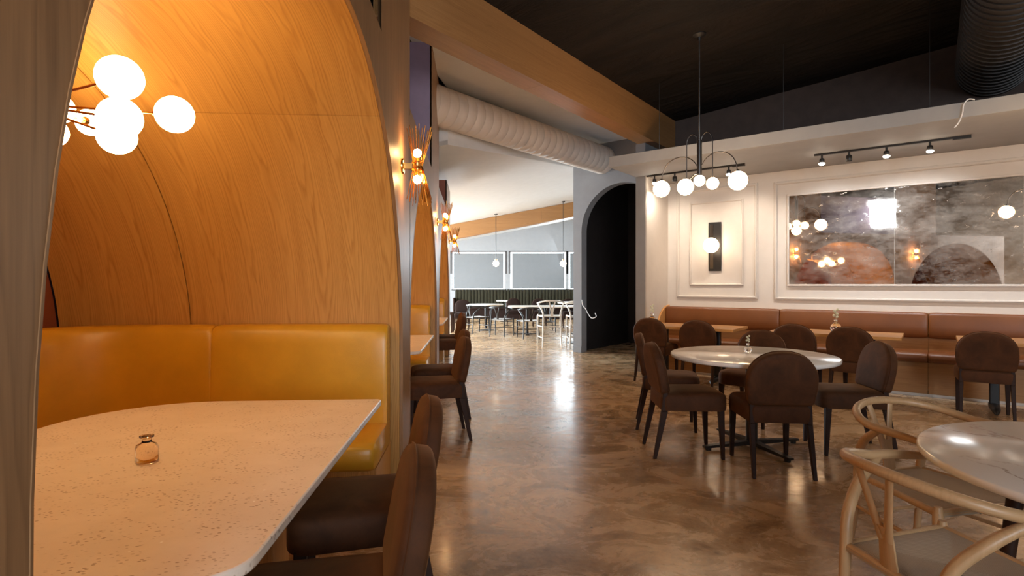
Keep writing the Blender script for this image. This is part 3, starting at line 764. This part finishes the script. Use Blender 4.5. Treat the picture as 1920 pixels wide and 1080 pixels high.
# ---------------------------------------------------------------- chandelier over the dining floor
def curve3(ctrl, n=20):
    """Catmull-Rom through ctrl"""
    P = [Vector(ctrl[0])]+[Vector(c) for c in ctrl]+[Vector(ctrl[-1])]; out = []; m = len(ctrl)-1; per = max(2, n//m)
    for i in range(m):
        a, b, c, d = P[i:i+4]
        for k in range(per):
            u = k/per; out.append(.5*((2*b)+(c-a)*u+(2*a-5*b+4*c-d)*u*u+(3*b-a-3*c+d)*u**3))
    out.append(P[-2].copy()); return out
def arm_chandelier(a, o, label):
    zc = roof(a)-.0; t = thing('arched_arm_chandelier', label, 'ceiling lamp', RM(a, o, 2.40), RROT)
    H = zc-2.40
    MB().tube([(0, 0, .10), (0, 0, H-.02)], .009, 8).build('stem', 'chrome', t)
    MB().lathe([(.015, H-.09), (.02, H-.06), (.07, H-.035), (.07, H+.0)], (0, 0, 0), 24).build('canopy', 'black', t)
    MB().tube([(0, 0, .06), (0, 0, .48)], [.026, .026], 14).build('arm_collar', 'steel_dark', t)
    def bigarm(x, r):
        mid = x/2; pts = [(.02*math.copysign(1, x), 0, .10)]+[(mid-abs(mid)*math.copysign(1, x)*math.cos(PI*k/14)*.96, 0, .12+.21*math.sin(PI*k/14)) for k in range(15)]+[(x, 0, .075)]
        MB().tube(pts, .0055, 8).build('arm', 'steel_dark', t)
        g = MB().sphere((x, 0, 0), r, 28, 18).build('globe', 'globe', t); MB().lathe([(.018, r-.006), (.018, r+.012), (.008, r+.02)], (x, 0, 0), 14).build('cap', 'steel_dark', g)
    def tallarm(x, r, top, z=0, y=0):
        n = 10; hx = x/2; d = Vector((x, y, 0))
        pts = [d*.12+Vector((0, 0, .10)), d*.12+Vector((0, 0, top-.1))]+[d*(.56-.44*math.cos(PI*k/n))+Vector((0, 0, top-.1+.1*math.sin(PI*k/n))) for k in range(1, n)]+[d+Vector((0, 0, top-.1)), d+Vector((0, 0, z+r))]
        MB().tube(pts, .0055, 8).build('arm', 'steel_dark', t)
        g = MB().sphere((x, y, z), r, 26, 16).build('globe', 'globe', t); MB().lathe([(.014, z+r-.005), (.014, z+r+.01), (.006, z+r+.016)], (x, y, 0), 12).build('cap', 'steel_dark', g)
    bigarm(-.43, .092); bigarm(.40, .098)
    tallarm(-.14, .064, .56); tallarm(.14, .064, .56)
    g = MB().sphere((0, 0, .045), .060, 24, 14).build('globe', 'globe', t)
    # arm towards the room
    MB().tube([(0, -.01, .12), (-.02, -.10, .10), (-.04, -.22, .02)], .0055, 8).build('arm', 'steel_dark', t)
    MB().sphere((-.05, -.29, -.06), .084, 26, 16).build('globe', 'globe', t)
    return t
arm_chandelier(-2.02, 6.01, 'arched arm chandelier with six white globes beneath the black ceiling')
arm_chandelier(1.30, 6.30, 'second arched arm chandelier, seen reflected at the right end of the mirror')

# ---------------------------------------------------------------- wall globe sconce
ws = thing('globe_wall_sconce', 'black rectangular wall sconce with a white globe left of the mirror', 'wall lamp', RM(-2.68, WO, 1.90), RROT)
MB().box(-.095, .095, -.03, -.001, -.375, .375).build('back_plate', 'black', ws, bevel=.004)
MB().box(-.07, -.02, -.036, -.03, -.34, .34).build('raised_strip', 'steel_dark', ws)
MB().tube([(0, -.03, .02), (0, -.10, .02)], .014, 10).build('arm', 'black', ws)
MB().sphere((0, -.20, .01), .115, 30, 18).build('globe', 'globe_wall', ws)

# ---------------------------------------------------------------- track lights
def track(a0, a1, heads, label, end=None):
    t = thing('track_light', label, 'track light', RM((a0+a1)/2, 7.83, 2.95), RROT, 'track lights under the soffit')
    m = (a0+a1)/2
    MB().box(a0-m, a1-m, -.018, .018, -.022, -.0005).build('rail', 'black', t)
    MB().box(a1-m-.16, a1-m, -.022, .022, -.034, -.022).build('feed_cap', 'black', t)
    for a, lit in heads:
        x = a-m
        h = MB().tube([(x, 0, -.022), (x, 0, -.065)], .012, 8).build('lamp_head', 'black', t)
        MB().lathe([(.022, -.12), (.03, -.112), (.030, -.085), (.024, -.065), (.012, -.06)] if lit else [(.030, -.135), (.034, -.13), (.034, -.07), (.022, -.06)], (x, 0, 0), 16).build('housing', 'black', h)
        if lit:
            MB().lathe([(.02, -.145), (.03, -.138), (.036, -.125), (.024, -.115)], (x, 0, 0), 16).build('bulb', 'spot_glow', h)
            d = bpy.data.lights.new('track_spot', 'SPOT'); d.energy = 46; d.color = (1, .88, .74) if a < -1.5 else (.93, .96, 1); d.spot_size = 1.9; d.spot_blend = .9; d.shadow_soft_size = .03
            lo = bpy.data.objects.new('track_spot', d); COL.objects.link(lo); lo.location = RM(a, 7.83, 2.79)
            lo.rotation_euler = (RM(a, WO, 1.55)-lo.location).to_track_quat('-Z', 'Y').to_euler()
track(-3.42, -2.02, [(-3.30, True), (-2.99, False), (-2.23, True)], 'black track light at the left end of the soffit, behind the chandelier')
track(-1.19, .33, [(-1.106, True), (-.815, False), (-.438, True), (-.03, True)], 'black track light with four lamp heads above the antique mirror')
track(1.2, 2.9, [(1.4, True), (2.1, True), (2.7, True)], 'black track light beyond the right edge of the picture')

# loose cable, suspension wires
c = MB().tube(curve3([(.32, 0, .0), (.27, -.005, .01), (.235, -.02, -.04), (.225, -.02, -.12), (.20, -.02, -.20), (.165, -.02, -.25)], 30), .006, 6).build('loose_cable', 'cable', loc=RM(0, 6.96, 3.105), rz=RROT)
tag(c, 'loose white cable hanging over the edge of the soffit', 'cable')
for k, a in enumerate((-2.89, -1.386, -.03, 1.5)):
    w = MB().tube([(0, 0, 0), (0, 0, roof(a)-3.10)], .003, 5).build('suspension_wire', 'steel_dark', loc=RM(a, 7.02, 3.10), rz=0)
    tag(w, ['thin suspension wire leftmost above the soffit by the beam end', 'thin suspension wire above the soffit right of the chandelier stem', 'thin suspension wire above the soffit near the loose cable', 'thin suspension wire above the soffit beyond the right edge'][k], 'wire', 'suspension wires of the soffit')
cb = MB().tube(curve3([(0, 0, 0), (.03, -.02, -.10), (.10, -.03, -.17), (.16, -.03, -.27), (.24, -.04, -.34), (.33, -.04, -.31), (.31, -.04, -.24)], 40), .009, 6).build('dangling_cable', 'cable', loc=RM(AC-AR+.015, OA-.01, 1.02), rz=RROT)
tag(cb, 'pale cable dangling from the jamb of the dark archway', 'cable')

# ---------------------------------------------------------------- round table and chairs
RTX, RTY = 1.95, 4.50
def round_table(name, label, x, y, r, topmat, z=.75, base='cross', group=None, rz=.25):
    t = thing(name, label, 'table', (x, y, 0), rz, group)
    MB().lathe([(r-.012, z-.034), (r-.003, z-.028), (r, z-.016), (r-.002, z-.004), (r-.008, z)], (0, 0, 0), 96).build('tabletop', topmat, t)
    MB().lathe([(.16, z-.05), (.16, z-.035)], (0, 0, 0), 24).build('mounting_plate', 'black', t)
    MB().tube([(0, 0, .05), (0, 0, z-.05)], .045 if base == 'cross' else .04, 20).build('column', 'black', t)
    if base == 'cross':
        for k in range(4):
            a = PI/2*k; c_, s_ = math.cos(a), math.sin(a)
            f = MB().box(0, .44, -.032, .032, .022, .058); f.v = [(px, py*(1-.35*px/.44), pz if pz < .04 else pz-.02*px/.44) for px, py, pz in f.v]
            f.lathe([(.022, 0), (.024, .02)], (.40, 0, 0), 12)
            f.v = [(c_*px-s_*py, s_*px+c_*py, pz) for px, py, pz in f.v]; f.build('foot', 'black', t)
    else: MB().lathe([(.24, 0), (.24, .012), (.06, .03)], (0, 0, 0), 28).build('foot_plate', 'black', t)
    return t
round_table('round_table', 'round white clouded marble table ringed by brown velvet chairs', RTX, RTY, .635, 'marble_cloud')
G1 = 'brown velvet chairs around the round marble table'
chair(1.845, 3.76, face(.10, .99), 'brown velvet chair with its back to the camera at the round table', G1)
chair(1.105, 4.38, face(1, -.03), 'brown velvet chair at the left of the round table, nearer of two', G1)
chair(1.20, 5.22, face(.97, -.22), 'brown velvet chair at the left of the round table, farther of two', G1)
chair(2.50, 5.52, face(-.72, -.69), 'brown velvet chair facing the camera across the round table', G1)
chair(2.93, 4.40, face(-1, .12), 'brown velvet chair at the right of the round table, seen edge on', G1)
G2 = 'brown velvet chairs facing the wall banquette'
wf = face(PS, PC)
for a, o, rz, lab in ((-3.05, 7.05, 0, 'brown velvet chair facing the banquette, nearest the archway'),
                      (-2.39, 7.00, 0, 'brown velvet chair facing the banquette, second from the archway'),
                      (-1.28, 6.98, -.02, 'brown velvet chair at the middle banquette table, left of its two'),
                      (-.72, 6.90, -.22, 'brown velvet chair at the middle banquette table, right of its two'),
                      (.41, 6.98, .02, 'brown velvet chair facing the banquette at the right edge of the picture')):
    p = RM(a, o); chair(p.x, p.y, wf+rz, lab, G2)

def bench_table(a0, a1, label):
    t = thing('banquette_table', label, 'table', RM((a0+a1)/2, 7.56, 0), RROT, 'oak tables along the banquette'); h = (a1-a0)/2
    MB().box(-h, h, -.35, .35, .715, .75).build('tabletop', 'oak_top', t, grain=0, bevel=.004)
    for s_ in (-1, 1):
        x = s_*(h-.30)
        MB().box(x-.04, x+.04, -.045, .045, .06, .70).build('column', 'black', t, bevel=.008)
        MB().box(x-.06, x+.06, -.2, .2, .70, .714).build('mounting_plate', 'black', t)
        f = MB().tube([(x, -.27, .02), (x, -.25, .045), (x, -.18, .055), (x, 0, .065), (x, .18, .055), (x, .25, .045), (x, .27, .02)], [.012, .03, .04, .05, .04, .03, .012], 10, True, .8)
        f.build('foot', 'black', t)
    return t
bench_table(-3.33, -2.0, 'oak banquette table at the archway end')
bench_table(-1.60, -.27, 'oak banquette table in the middle, with a flower vase')
bench_table(.20, 1.53, 'oak banquette table at the right edge of the picture')

# small glassware
def bud_vase(x, y, z, label, sprig=True, k=1.0, mat='glass'):
    t = thing('bud_vase', label, 'vase', (x, y, z), .3, None)
    MB().lathe([(.001, .001), (.022*k, .001), (.028*k, .008*k), (.03*k, .03*k), (.026*k, .045*k), (.012*k, .056*k), (.010*k, .072*k), (.014*k, .078*k)], (0, 0, 0), 18).build('bottle', mat, t)
    if sprig:
        MB().tube([(0, 0, .01), (.004, 0, .08*k), (-.003, .003, .12*k)], .0015, 5).build('stem', 'green', t)
        for i in range(6):
            a = i*2.4; MB().sphere((.010*math.cos(a)*k, .010*math.sin(a)*k, (.095+.009*i)*k), .0085*k, 8, 6).build('blossom', 'green', t)
    return t
bud_vase(1.962, 4.60, .75, 'small glass vase with a sprig on the round marble table')
p = RM(-.93, 7.62); bud_vase(p.x, p.y, .75, 'glass vase with pale blossoms on the middle banquette table', True, 1.9)
p = RM(-3.22, 7.55); bud_vase(p.x, p.y, .75, 'glass vase with pale blossoms on the banquette table by the archway', True, 1.9)

p = BT(-1.05, 1.85, .75); bo = thing('glass_bottle', 'small faceted glass bottle standing on the nearest booth table', 'bottle', p, .35)
MB().lathe([(.001, .0012), (.030, .0012), (.033, .005), (.033, .048), (.030, .056), (.015, .064)], (0, 0, 0), 8, False).build('body', 'amber', bo)
MB().lathe([(.015, .064), (.013, .070), (.013, .076), (.021, .080), (.021, .085), (.010, .087)], (0, 0, 0), 16).build('neck', 'amber', bo)

# ---------------------------------------------------------------- wishbone chairs
def wishbone(name, label, frame, seatm, sh=.44, stool=False, group=None):
    t = thing(name, label, 'stool' if stool else 'chair', group=group); d = sh-.44
    def hoop(th):
        z = .70+.055*max(0, math.cos(th))**1.2+d
        if abs(th) <= PI/2: return (-.05-.235*math.cos(th), .275*math.sin(th), z)
    pts = [(.17, -.262, .690+d), (.10, -.272, .695+d), (.02, -.277, .70+d)]+[hoop(-PI/2+PI*k/22) for k in range(0, 23)]+[(.02, .277, .70+d), (.10, .272, .695+d), (.17, .262, .690+d)]
    rr = [.012, .0165, .0175]+[.0175]*23+[.0175, .0165, .012]
    MB().tube(pts, rr, 12, True).build('bow_rail', frame, t, grain=0)
    for s_ in (-1, 1):
        MB().tube([(.235, .255*s_, 0), (.228, .252*s_, .2+d*.5), (.222, .25*s_, .42+d), (.222, .25*s_, .455+d)], [.012, .017, .02, .014], 10).build('leg', frame, t)
        MB().tube(curve3([(-.27, .20*s_, 0), (-.235, .185*s_, .25+d*.6), (-.225, .18*s_, .43+d), (-.205, .195*s_, .53+d), (-.13, .235*s_, .62+d), (-.02, .272*s_, .692+d)], 25), [.012]+[.013+.006*min(1, k/10) for k in range(1, 21)]+[.018, .017, .016, .014, .012], 10).build('leg', frame, t)
    # Y splat
    sp = MB().tube([(-.222, 0, .435+d), (-.232, 0, .52+d), (-.245, 0, .575+d)], [.036, .030, .034], 10, True, .28, up=(1, 0, 0))
    for s_ in (-1, 1): sp.tube([(-.236, .010*s_, .53+d), (-.255, .032*s_, .62+d), (-.279, .062*s_, .742+d)], [.020, .016, .015], 8, True, .45, up=(1, 0, 0))
    sp.build('splat', frame, t)
    # seat rails
    c4 = [(.222, .25), (-.222, .18), (-.222, -.18), (.222, -.25)]
    for (p0, p1) in ((c4[0], c4[1]), (c4[1], c4[2]), (c4[2], c4[3]), (c4[3], c4[0])): MB().tube([(p0[0], p0[1], sh-.012), (p1[0], p1[1], sh-.012)], .015, 8).build('seat_rail', frame, t)
    hs = [(.20, .28), ] if not stool else [(.20, .20), (.40, .43)]
    for h1, h2 in hs:
        for s_ in (-1, 1): MB().tube([(.228, .252*s_, h2), (-.232, .185*s_, h2)], .009, 8).build('stretcher', frame, t)
        MB().tube([(.228, -.252, h1), (.228, .252, h1)], .010, 8).build('stretcher', frame, t)
        MB().tube([(-.24, -.187, h1+.04), (-.24, .187, h1+.04)], .009, 8).build('stretcher', frame, t)
    # woven seat, gently dished
    vs = []; fs = []; n = 10
    for side in (0, 1):
        for i in range(n+1):
            for j in range(n+1):
                u, v = i/n*2-1, j/n*2-1; x = .236*u; hw = .215+.036*u; y = v*(hw+.012)
                e = max(abs(u), abs(v)); z = sh+.004-.014*(1-e*e)-(.012 if e > .98 else 0)
                vs.append((x, y, z if side == 0 else z-.014))
    m_ = (n+1)**2
    for i in range(n):
        for j in range(n):
            k = i*(n+1)+j; fs.append((k, k+n+1, k+n+2, k+1)); fs.append((m_+k, m_+k+1, m_+k+n+2, m_+k+n+1))
    ring = [i*(n+1) for i in range(n+1)]+[n*(n+1)+j for j in range(1, n+1)]+[i*(n+1)+n for i in range(n-1, -1, -1)]+[j for j in range(n-1, 0, -1)]
    for a_, b_ in zip(ring, ring[1:]+ring[:1]): fs.append((a_, b_, m_+b_, m_+a_))
    MB().add(vs, fs, True).build('woven_seat', seatm, t)
    return t
w1 = wishbone('wishbone_chair', 'pale ash wishbone chair nearest the camera, cord seat in view', 'ash', 'cord', group='ash wishbone chairs at the marble table')
w1.location = (1.39, 1.745, 0); w1.rotation_euler = (0, 0, face(1, .14))
w2 = copy_tree(w1, 'pale ash wishbone chair tucked behind the nearer one against the marble table', (1.85, 2.42, 0), face(.22, -.97))

# foreground marble table
mt = thing('marble_table', 'round veined white marble table at the right edge in the foreground', 'table', (2.015, 1.665, 0), .15)
r = .645; z = .75
MB().lathe([(r-.014, z-.032), (r-.004, z-.026), (r, z-.015), (r-.002, z-.004), (r-.007, z)], (0, 0, 0), 128).build('tabletop', 'marble', mt)
for k in range(4):
    a = PI/4+PI/2*k; c_, s_ = math.cos(a), math.sin(a)
    MB().tube([(.36*c_, .36*s_, z-.04), (.43*c_, .43*s_, 0)], [.026, .017], 12).build('leg', 'walnut', mt)
for a in (PI/4, 3*PI/4):
    c_, s_ = math.cos(a), math.sin(a); MB().tube([(-.385*c_, -.385*s_, .50), (.385*c_, .385*s_, .50)], .014, 8).build('stretcher', 'walnut', mt)
    MB().box(-.36, .36, -.02, .02, z-.07, z-.033).build('underframe_bar', 'walnut', mt).rotation_euler = (0, 0, a)

# ---------------------------------------------------------------- far room
fq = thing('far_banquette', 'dark olive channelled banquette under the far windows', 'bench', (1.5, 21.0, 0))
for k in range(58):
    x0 = -3.7+k*.125
    MB().tube([(x0+.0625, .42, .46), (x0+.0625, .40, .8), (x0+.0625, .42, 1.06), (x0+.0625, .44, 1.12)], [.060, .062, .060, .03], 8, True, .6, up=(0, 1, 0)).build('channel', 'channel', fq)
MB().box(-3.7, 3.56, .0, .40, .36, .47).build('seat', 'brown_fabric', fq, bevel=.03)
MB().box(-3.7, 3.56, .05, .40, 0, .36).build('plinth', 'brown_fabric', fq)
MB().box(-3.74, -3.7, 0, .49, 0, .80).build('end_panel', 'walnut', fq, bevel=.01)

# long white table, pedestal
ft = thing('long_white_table', 'long white topped table in the middle of the far room', 'table', (1.15, 14.6, 0))
out = rrect(-1.25, 1.35, -.42, .42, (.1, .1, .1, .1), 5)
MB().prism(out, .715, .75).build('tabletop', 'paper', ft, bevel=.004)
for x in (-.75, .75):
    MB().tube([(x, 0, .03), (x, 0, .715)], .035, 12).build('column', 'black', ft)
    MB().box(x-.04, x+.04, -.34, .34, 0, .03).build('foot', 'black', ft); MB().box(x-.34, x+.34, -.04, .04, 0, .029).build('foot', 'black', ft)
round_table('round_pedestal_table', 'small round white table between dark chairs in the far room', -.75, 15.9, .50, 'paper', .75, 'plate', rz=0)
round_table('tall_pedestal_table', 'tall round white table beside the white counter stools', 1.45, 12.5, .42, 'ash_white', .92, 'plate', rz=0)

bk = wishbone('black_armchair', 'black bow-back armchair with white seat, second from the left in the far room', 'black', 'seat_white', group='black armchairs with white seats in the far room')
bk.location = (-.28, 14.1, 0); bk.rotation_euler = (0, 0, 1.2)
for x, y, r_, lab in ((.42, 13.55, 1.75, 'black bow-back armchair with white seat before the long white table'),
                      (-.95, 15.05, .6, 'black bow-back armchair with white seat at the small round table'),
                      (.95, 15.45, -1.6, 'black bow-back armchair with white seat behind the long white table')):
    copy_tree(bk, lab, (x, y, 0), r_)
st = wishbone('counter_stool', 'white wishbone counter stool standing clear of the grey wall', 'ash_white', 'seat_white', .66, True, 'white wishbone counter stools')
st.location = (.82, 11.75, 0); st.rotation_euler = (0, 0, 1.62)
copy_tree(st, 'white wishbone counter stool partly hidden by the grey arch wall', (1.40, 11.55, 0), 1.5)
G3 = 'dark velvet chairs in the far room'
for x, y, r_, lab in ((-1.45, 16.3, -1.57, 'dark round-back chair leftmost before the far banquette'), (.05, 18.0, -1.57, 'dark round-back chair behind the long white table, left of two'),
                      (.85, 17.4, -1.57, 'dark round-back chair behind the long white table, right of two'), (2.2, 18.2, -1.57, 'dark round-back chair beneath the right far pendant'),
                      (1.75, 17.2, -1.57, 'dark round-back chair low beside the counter stools')):
    c = chair(x, y, r_, lab, G3)
    for ch in c.children:
        if ch.name.split('.')[0] in ('seat', 'backrest'):
            ch.material_slots[0].link = 'OBJECT'; ch.material_slots[0].material = M['brown_fabric']
for x, y, lab in ((-.2, 19.6, 'square white table before the far banquette, left one'), (1.35, 19.6, 'square white table before the far banquette, middle one')):
    t = thing('square_table', lab, 'table', (x, y, 0), 0, 'square tables before the far banquette')
    MB().box(-.35, .35, -.35, .35, .72, .75).build('tabletop', 'paper', t); MB().tube([(0, 0, .01), (0, 0, .72)], .03, 10).build('column', 'black', t); MB().lathe([(.22, 0), (.2, .015)], (0, 0, 0), 20).build('foot_plate', 'black', t)
# low dark console by booth end
cs = thing('dark_side_table', 'dark console table left of the far dining chairs', 'table', (-2.05, 15.2, 0))
MB().box(-.35, .45, -.25, .25, .50, .56).build('tabletop', 'walnut', cs, bevel=.004)
for x in (-.31, .41):
    for y in (-.21, .21): MB().box(x-.025, x+.025, y-.025, y+.025, 0, .50).build('leg', 'walnut', cs)
# far pendants
def pendant(x, y, lab):
    t = thing('globe_pendant', lab, 'ceiling lamp', (x, y, 0), 0, 'globe pendants in the far room')
    zt = farz(x)
    MB().tube([(0, 0, 2.0), (0, 0, zt)], .008, 6).build('rod', 'black', t)
    MB().lathe([(.05, zt-.02), (.05, zt+.002)], (0, 0, 0), 14).build('canopy', 'black', t)
    MB().tube([(0, 0, 1.975), (0, 0, 2.03)], .03, 10).build('cap', 'brass', t)
    MB().sphere((0, 0, 1.90), .088, 20, 12).build('globe', 'globe_far', t)
pendant(-.45, 15.5, 'globe pendant hanging in front of the left far shade')
pendant(1.435, 15.5, 'globe pendant hanging between the middle and right far shades')
